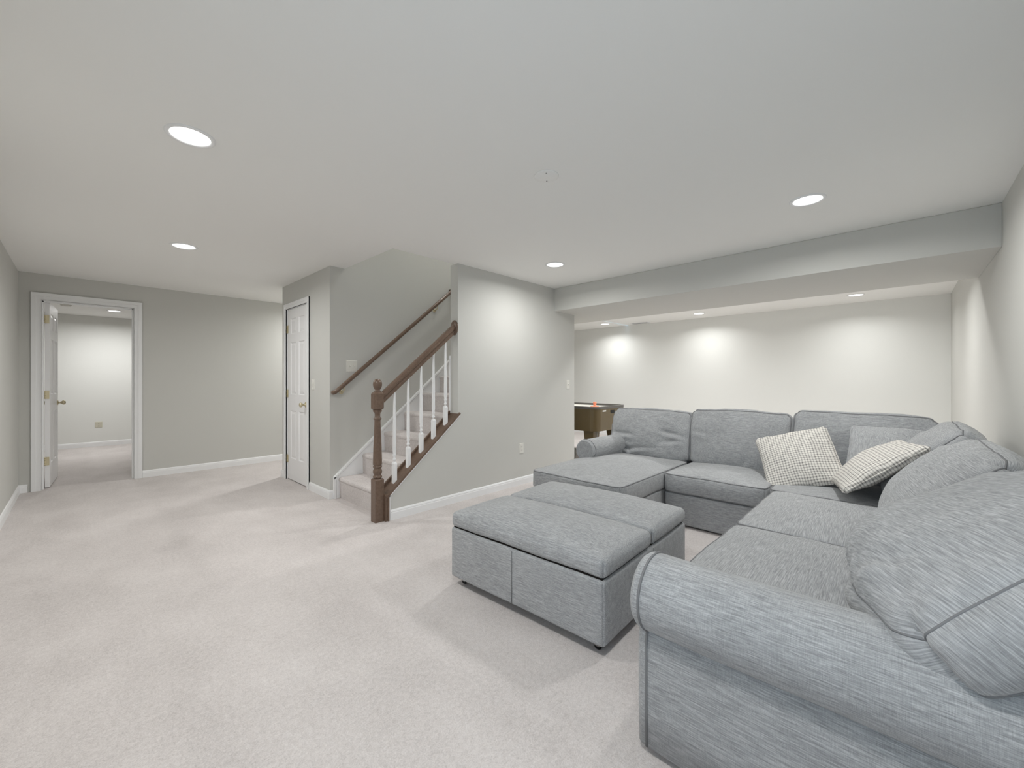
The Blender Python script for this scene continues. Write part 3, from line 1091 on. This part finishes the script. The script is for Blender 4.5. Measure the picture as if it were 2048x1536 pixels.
def roll_arm(root, cx_or_y, cz, r, along, a0, a1, body_out, body_in, mat, seed, z0=0.04):
    """rolled arm. along 'y': profile in (x,z), extruded y a0..a1 (front at a1); along 'x': profile in (y,z), front at a0"""
    prof = []
    s = 1 if body_in > body_out else -1      # which way is the inside
    c = cx_or_y
    # start bottom outside, up to the roll, round the roll, down inside
    prof.append((body_out, z0))
    zc = cz - r * 0.80
    prof += [(body_out - s * 0.004, z0 + (zc - z0) * t) for t in (0.33, 0.66, 0.85)]
    prof += [(body_out + s * 0.002, zc - 0.022), (body_out + s * 0.010, zc - 0.009), (body_out + s * 0.016, zc - 0.003), (body_out + s * 0.014, zc + 0.001)]
    a_start = math.atan2(-(r * 0.80), s * (body_out - c) + 0.0)      # measured with inside = +x
    ang0 = math.atan2(-0.80, s * (body_out + 0.0 - c) / r)
    if ang0 > 0:
        ang0 -= 2 * pi
    nseg = 26
    ang_end = 0.0 - radians(10)
    if ang0 < ang_end:
        ang0 += 2 * pi
    for k in range(nseg + 1):
        a = ang0 + (ang_end - ang0) * k / nseg
        prof.append((c + s * r * cos(a), cz + r * sin(a)))
    prof.append((body_in, cz - r * 0.6))
    prof.append((body_in, z0))
    n_ = len(prof)
    st = [a0, a0 + (a1 - a0) * 0.012, a0 + (a1 - a0) * 0.03] + [a0 + (a1 - a0) * (0.03 + 0.94 * i / 40) for i in range(1, 40)] + [a0 + (a1 - a0) * 0.97, a0 + (a1 - a0) * 0.988, a1]
    V = []
    mid = (sum(p[0] for p in prof) / n_, sum(p[1] for p in prof) / n_)
    for i, yv in enumerate(st):
        ins = 0.0
        e = min(abs(yv - a0), abs(yv - a1))
        if e < 0.02:
            ins = 0.012 * (1 - e / 0.02) ** 2
        for (px, pz) in prof:
            dx, dz = px - c, pz - cz
            l = math.hypot(dx, dz) or 1
            if pz > cz - r * 0.9:
                qx, qz = px - dx / l * ins, pz - dz / l * ins
            else:
                qx, qz = px + (ins if px < (body_in + body_out) / 2 else -ins), pz
            w = 0.004 * noise.noise(Vector((qx * 4 + seed, yv * 3.0, qz * 4)))
            qx += w * dx / l
            qz += w * dz / l if qz > z0 + 0.01 else 0
            V.append((qx, yv, qz) if along == 'y' else (yv, qx, qz))
    Fc = []
    for i in range(len(st) - 1):
        for k in range(n_):
            Fc.append((i * n_ + k, i * n_ + (k + 1) % n_, (i + 1) * n_ + (k + 1) % n_, (i + 1) * n_ + k))
    Fc.append(tuple(range(n_ - 1, -1, -1)))
    Fc.append(tuple(range((len(st) - 1) * n_, len(st) * n_)))
    mb = MB()
    mb.add(V, Fc, True)
    mb.smooth[-1] = mb.smooth[-2] = False
    o = mb.obj('arm', mat)
    place(o, root, Matrix.Identity(4))
    # welt round the front panel
    front = len(st) - 3 if along == 'y' else 2
    loop = [V[front * n_ + k] for k in range(n_)]
    p = MB()
    p.tube(loop, 0.0045, 6)
    p = p.obj('piping', M_PIPE)
    p.parent = o
    return o


XAF = 3.35        # front plane of the far run
XAB = 4.42        # its back
YBF = 0.645       # front plane of the right run
# --- chaise section
s1 = sofa_module((3.5, 1.88), 'chaise section at the far left end of the grey sofa, with a short rolled arm')
wbox(s1, 'base', 2.72, XAB, 1.46, 2.30, 0.035, 0.275, M_FY, seed=1)
wbox(s1, 'back_frame', 4.20, XAB, 1.46, 2.36, 0.26, 0.70, M_FY, r=0.05, seed=2)
roll_arm(s1, 2.205, 0.512, 0.105, 'x', 3.33, 4.38, 2.29, 2.13, M_FX, 3.0)
c = Cushion(0.86, 1.30, 0.145, r=0.018, rc=0.07, crown=0.055, bulge=0.014, amp=0.006, freq=4.5, seed=21, n=34, power=2.2)
add_cushion(s1, 'chaise_cushion', c, M_FX, axes_matrix((3.31, 1.885, SEAT_B + 0.072), (0, -1, 0), (0, 0, 1)), pr=0.005)
c = Cushion(0.84, 0.50, 0.20, r=0.035, rc=0.06, crown=0.050, crown_b=0.03, bulge=0.018, amp=0.012, freq=6.0, seed=5, n=60, pinch=0.45, plan_bulge=0.006,
            folds=[(-0.98, -0.05, -0.3, -0.12, 0.024, 0.022), (-0.9, -0.3, -0.35, -0.85, 0.026, 0.020), (-0.7, -0.75, 0.2, -0.55, 0.014, 0.022), (0.3, 0.15, 0.95, -0.05, 0.020, 0.02),
                   (0.25, -0.35, 0.95, -0.15, 0.010, 0.02), (0.1, 0.85, 0.75, 0.6, 0.008, 0.025)])
add_cushion(s1, 'back_cushion', c, M_FX, axes_matrix((4.09, 1.885, 0.625), (0, -1, 0), (-1, 0, 0.20)), pr=0.006)
# --- armless section
s2 = sofa_module((3.9, 1.07), 'armless seat section of the grey sofa between chaise and corner')
wbox(s2, 'base', XAF + 0.012, XAB, 0.70, 1.44, 0.012, 0.268, M_FY, seed=4)
wbox(s2, 'back_frame', 4.20, XAB, 0.68, 1.45, 0.26, 0.72, M_FY, r=0.05, seed=5)
c = Cushion(0.745, 0.66, 0.145, r=0.018, rc=0.05, crown=0.05, bulge=0.014, amp=0.005, freq=5, seed=23, n=30, power=2.2)
add_cushion(s2, 'seat_cushion', c, M_FX, axes_matrix((XAF + 0.32, 1.066, SEAT_B + 0.072), (0, -1, 0), (0, 0, 1)), pr=0.005)
c = Cushion(0.80, 0.52, 0.20, r=0.035, rc=0.05, crown=0.055, crown_b=0.03, bulge=0.016, amp=0.010, freq=5.0, seed=8, n=52, pinch=0.4, plan_bulge=0.005,
            folds=[(-0.3, -0.95, -0.25, -0.55, 0.008, 0.02), (0.1, -0.98, 0.25, -0.6, 0.008, 0.02), (-0.95, 0.2, -0.6, 0.1, 0.008, 0.02), (0.5, -0.95, 0.5, -0.7, 0.007, 0.02), (-0.9, 0.8, -0.2, 0.6, 0.006, 0.03)])
add_cushion(s2, 'back_cushion', c, M_FX, axes_matrix((4.09, 1.06, 0.643), (0, -1, 0), (-1, 0, 0.18)), pr=0.006)
# --- corner section
s3 = sofa_module((3.88, 0.1), 'corner section of the grey sofa under the plaid pillows')
wbox(s3, 'base', XAF + 0.012, XAB, -0.42, 0.69, 0.012, 0.268, M_FY, seed=6)
wbox(s3, 'back_frame', 4.20, XAB, -0.43, 0.67, 0.26, 0.72, M_FY, r=0.05, seed=7)
wbox(s3, 'side_frame', 3.34, 4.19, -0.43, -0.24, 0.26, 0.70, M_FY, r=0.05, seed=8)
c = Cushion(0.88, 0.66, 0.145, r=0.018, rc=0.05, crown=0.03, bulge=0.014, amp=0.005, freq=5, seed=25, n=28, power=2.2)
add_cushion(s3, 'seat_cushion', c, M_FX, axes_matrix((XAF + 0.33, 0.245, SEAT_B + 0.072), (0, -1, 0), (0, 0, 1)), pr=0.005)
c = Cushion(0.84, 0.55, 0.20, r=0.035, rc=0.06, crown=0.045, crown_b=0.03, bulge=0.014, amp=0.009, freq=5.0, seed=12, n=50, pinch=0.35, plan_bulge=0.0,
            folds=[(-0.9, 0.7, -0.5, 0.75, 0.008, 0.02), (0.0, 0.9, 0.6, 0.7, 0.008, 0.025)])
add_cushion(s3, 'back_cushion', c, M_FX, axes_matrix((4.11, 0.235, 0.655), (0, -1, -0.02), (-1, 0, 0.20)), pr=0.006)
c = Cushion(0.78, 0.56, 0.17, r=0.045, rc=0.08, crown=0.075, crown_b=0.0, bulge=0.02, amp=0.012, freq=5.0, seed=14, n=44, pinch=0.3,
            folds=[(-0.6, 0.5, 0.3, 0.7, 0.014, 0.03)])
add_cushion(s3, 'back_cushion', c, M_FX, axes_matrix((3.72, -0.13, 0.66), (-1, 0, 0), (0, 0.787, 0.616)), pr=0.004)
# --- right run with the near arm
s4 = sofa_module((2.3, 0.1), 'nearest two seat section of the grey sofa with a big rolled arm')
wbox(s4, 'base', 1.40, XAF - 0.005, -0.42, YBF - 0.02, 0.02, 0.268, M_FY, seed=9)
wbox(s4, 'back_frame', 1.40, XAF - 0.01, -0.445, -0.31, 0.26, 0.71, M_FY, r=0.05, seed=10, n=24)
roll_arm(s4, 1.30, 0.50, 0.12, 'y', -0.43, 0.62, 1.242, 1.42, M_FY, 9.0, z0=0.025)
for k, (xa, xb) in enumerate(((1.43, 2.43), (2.43, 3.345))):
    c = Cushion(xb - xa - 0.006, 0.86, 0.145, r=0.018, rc=0.04, crown=0.05, bulge=0.014, amp=0.005, freq=4.5, seed=31 + k, n=36, power=2.3)
    add_cushion(s4, 'seat_cushion', c, M_FS, Matrix.Translation(((xa + xb) / 2, 0.225, SEAT_B + 0.072)), pr=0.005)
c = Cushion(0.94, 0.57, 0.18, r=0.045, rc=0.08, crown=0.085, crown_b=0.0, bulge=0.025, amp=0.010, freq=4.0, seed=17, n=56, nz=6, pinch=0.3,
            folds=[(-0.4, 0.85, 0.5, 0.78, 0.010, 0.03), (-0.9, 0.6, -0.2, 0.75, 0.008, 0.03)])
add_cushion(s4, 'back_cushion', c, M_FD2, axes_matrix((2.85, -0.155, 0.635), (-1, 0, 0), (0, 0.74, 0.67)), pr=0.004)


def slump(p, u, v, t):
    low = max(0.0, (0.35 - v) / 1.35)
    mid = max(0.0, 1 - ((u - 0.04) / 0.98) ** 2)
    p.z += 0.088 * sin(low * low * pi * 0.74) * mid
    p.y -= 0.060 * low * low * mid
    return p


c = Cushion(1.15, 0.55, 0.17, r=0.045, rc=0.09, crown=0.10, crown_b=0.0, bulge=0.04, amp=0.010, freq=3.6, sag=slump, seed=19, n=64, nz=8, pinch=0.3,
            folds=[(0.35, -0.98, 0.75, -0.45, 0.018, 0.028), (0.1, -0.99, 0.5, -0.7, 0.016, 0.03), (0.6, -0.6, 0.97, -0.8, 0.012, 0.03), (-0.9, 0.85, -0.1, 0.75, 0.010, 0.03)])
add_cushion(s4, 'back_cushion', c, M_FD, axes_matrix((1.785, -0.205, 0.695), (-1.12, -0.07, 0.17), (0.0266, 0.4307, 0.4286)), pr=0.003)


# ------------------------------------------------------------------ throw pillows
def pillow(label, w, d, M, mat, seed, thick=0.11, folds=(), name='throw_pillow', group=None):
    c = Cushion(w, d, 0.05, r=0.02, rc=0.03, crown=thick / 2 + 0.01, crown_b=thick / 2, bulge=0.0, amp=0.010, freq=6.0, seed=seed, n=44, nz=2, power=2.0, pinch=0.35, plan_bulge=-0.008, folds=folds)
    o = c.mesh(name, mat)
    o.matrix_basis = M
    tag(o, label, 'pillow', group)
    p = MB()
    pts = []
    for (x0, y0, x1, y1) in [(-1, -1, 1, -1), (1, -1, 1, 1), (1, 1, -1, 1), (-1, 1, -1, -1)]:
        for i in range(24):
            t = i / 24
            pts.append(c.F((x0 + (x1 - x0) * t) * w / 2, (y0 + (y1 - y0) * t) * d / 2, 0.0))
    p.tube(pts, 0.005, 6, closed=True)
    p = p.obj('piping', mat)
    p.parent = o
    return o


pillow('white and grey plaid pillow leaning back on the far sofa run, left one', 0.48, 0.465,
       axes_matrix((3.70, 0.565, 0.602), (0.18, -1, 0.30), (-0.75, 0.05, 0.55)), M_PLAID, 41)
pillow('plain grey square pillow leaning in the sofa corner', 0.42, 0.48,
       axes_matrix((3.78, 0.075, 0.675), (0.0, -1, -0.03), (-1, 0.0, 0.92)), M_FY, 43)
pillow('white and grey plaid pillow lying tilted in the sofa corner, right one', 0.49, 0.52,
       axes_matrix((3.475, 0.13, 0.645), (0.22, -0.74, 0.60), (-0.1, 0.63, 0.74)), M_PLAID, 47)

# ------------------------------------------------------------------ air hockey table
TX0, TX1, TY0, TY1, TZ0, TZ1 = 5.02, 5.90, 3.13, 5.25, 0.455, 0.808
tab = empty('air_hockey_table', ((TX0 + TX1) / 2, (TY0 + TY1) / 2, 0))
tag(tab, 'grey brown air hockey table with a rounded corner behind the sofa', 'game table')
tcx, tcy = (TX0 + TX1) / 2, (TY0 + TY1) / 2


def rrect(x0, x1, y0, y1, r, n_=8):
    out = []
    for (cx, cy, a0) in ((x1 - r, y0 + r, -90), (x1 - r, y1 - r, 0), (x0 + r, y1 - r, 90), (x0 + r, y0 + r, 180)):
        for i in range(n_ + 1):
            a = radians(a0 + 90 * i / n_)
            out.append((cx + r * cos(a) - tcx, cy + r * sin(a) - tcy))
    return out


def shell(mb, outer, inner, z0, z1):
    k_ = len(outer)
    v = [(x, y, z0) for x, y in outer] + [(x, y, z1) for x, y in outer] + [(x, y, z1) for x, y in inner] + [(x, y, z0) for x, y in inner]
    f = []
    for i in range(k_):
        j = (i + 1) % k_
        f += [(i, j, k_ + j, k_ + i), (k_ + i, k_ + j, 2 * k_ + j, 2 * k_ + i), (2 * k_ + i, 2 * k_ + j, 3 * k_ + j, 3 * k_ + i), (3 * k_ + i, 3 * k_ + j, j, i)]
    mb.add(v, f)


cab = MB()
cab.prism(rrect(TX0, TX1, TY0, TY1, 0.13), TZ0, TZ1 - 0.035, 'z')
cab.obj('cabinet', M_TABLE, tab)
rim = MB()
shell(rim, rrect(TX0 - 0.004, TX1 + 0.004, TY0 - 0.004, TY1 + 0.004, 0.134), rrect(TX0 + 0.03, TX1 - 0.03, TY0 + 0.03, TY1 - 0.03, 0.11), TZ1 - 0.035, TZ1)
rim.obj('rail', M_TABRAIL, tab)
MB().prism(rrect(TX0 + 0.03, TX1 - 0.03, TY0 + 0.03, TY1 - 0.03, 0.11), TZ1 - 0.035, TZ1 - 0.030, 'z').obj('playfield', M_TABTOP, tab)
for (lx, ly) in ((TX0 + 0.13, TY0 + 0.16), (TX1 - 0.13, TY0 + 0.16), (TX0 + 0.13, TY1 - 0.16), (TX1 - 0.13, TY1 - 0.16)):
    l = MB()
    sx = 1 if lx > tcx else -1
    sy = 1 if ly > tcy else -1
    lx, ly = lx - tcx, ly - tcy
    sec = [(0.065, 0.09, 0, 0.0), (0.04, 0.06, 0.02, 0.45)]
    a_, b_ = 0.085, 0.055
    v = []
    for (h_, z, sh) in ((a_, TZ0, 0.0), (b_, 0.0, 0.03)):
        v += [(lx - h_ + sx * sh, ly - h_ + sy * sh, z), (lx + h_ + sx * sh, ly - h_ + sy * sh, z), (lx + h_ + sx * sh, ly + h_ + sy * sh, z), (lx - h_ + sx * sh, ly + h_ + sy * sh, z)]
    l.add(v, [(3, 2, 1, 0), (4, 5, 6, 7), (0, 1, 5, 4), (1, 2, 6, 5), (2, 3, 7, 6), (3, 0, 4, 7)])
    l.obj('leg', M_TABLE, tab, bevel=0.006)
g = MB()
g.box(-0.05, 0.06, TY0 - tcy - 0.003, TY0 - tcy + 0.01, 0.70, 0.745)
g.obj('goal_slot', M_BLACK, tab)
MB().box(-0.27, -0.18, TY0 - tcy - 0.004, TY0 - tcy + 0.004, 0.733, 0.752).obj('maker_plate', M_PLATE, tab)
MB().tube([(-0.33, TY0 - tcy + 0.06, 0.47), (-0.335, TY0 - tcy + 0.05, 0.36), (-0.32, TY0 - tcy + 0.04, 0.22), (-0.33, TY0 - tcy + 0.03, 0.1), (-0.30, TY0 - tcy, 0.006), (-0.1, TY0 - tcy + 0.2, 0.006)], 0.0035, 6).obj('power_cord', M_METAL, tab)
mal = MB()
mal.lathe([(0.050, 0.0), (0.052, 0.012), (0.048, 0.022), (0.036, 0.022), (0.034, 0.016), (0.018, 0.018), (0.017, 0.05), (0.022, 0.06), (0.018, 0.072), (0.002, 0.075)], seg=24)
mo = mal.obj('air_hockey_mallet', M_ORANGE)
mo.scale = (1.25, 1.25, 1.2)
mo.location = (5.30, 3.33, TZ1 - 0.030)
tag(mo, 'orange round mallet standing on the air hockey table', 'mallet')

bn = empty('storage_bin', (4.98, 3.62, 0))
tag(bn, 'low grey plastic bin on the carpet behind the end of the stair wall', 'bin')
sqb = MB()
sq_frustum(sqb, 0, 0, [(0.10, 0), (0.115, 0.15)], 0.15)
sqb.obj('body', plain('grey_plastic', (150, 150, 142), 0.5), bn)
lidb = MB()
sq_frustum(lidb, 0, 0, [(0.12, 0.15), (0.122, 0.165), (0.11, 0.178)], 0.15)
lidb.obj('lid', plain('grey_plastic_lid', (140, 141, 134), 0.5), bn)
MB().box(-0.128, -0.112, -0.03, 0.03, 0.10, 0.125).obj('latch', M_BLACK, bn)
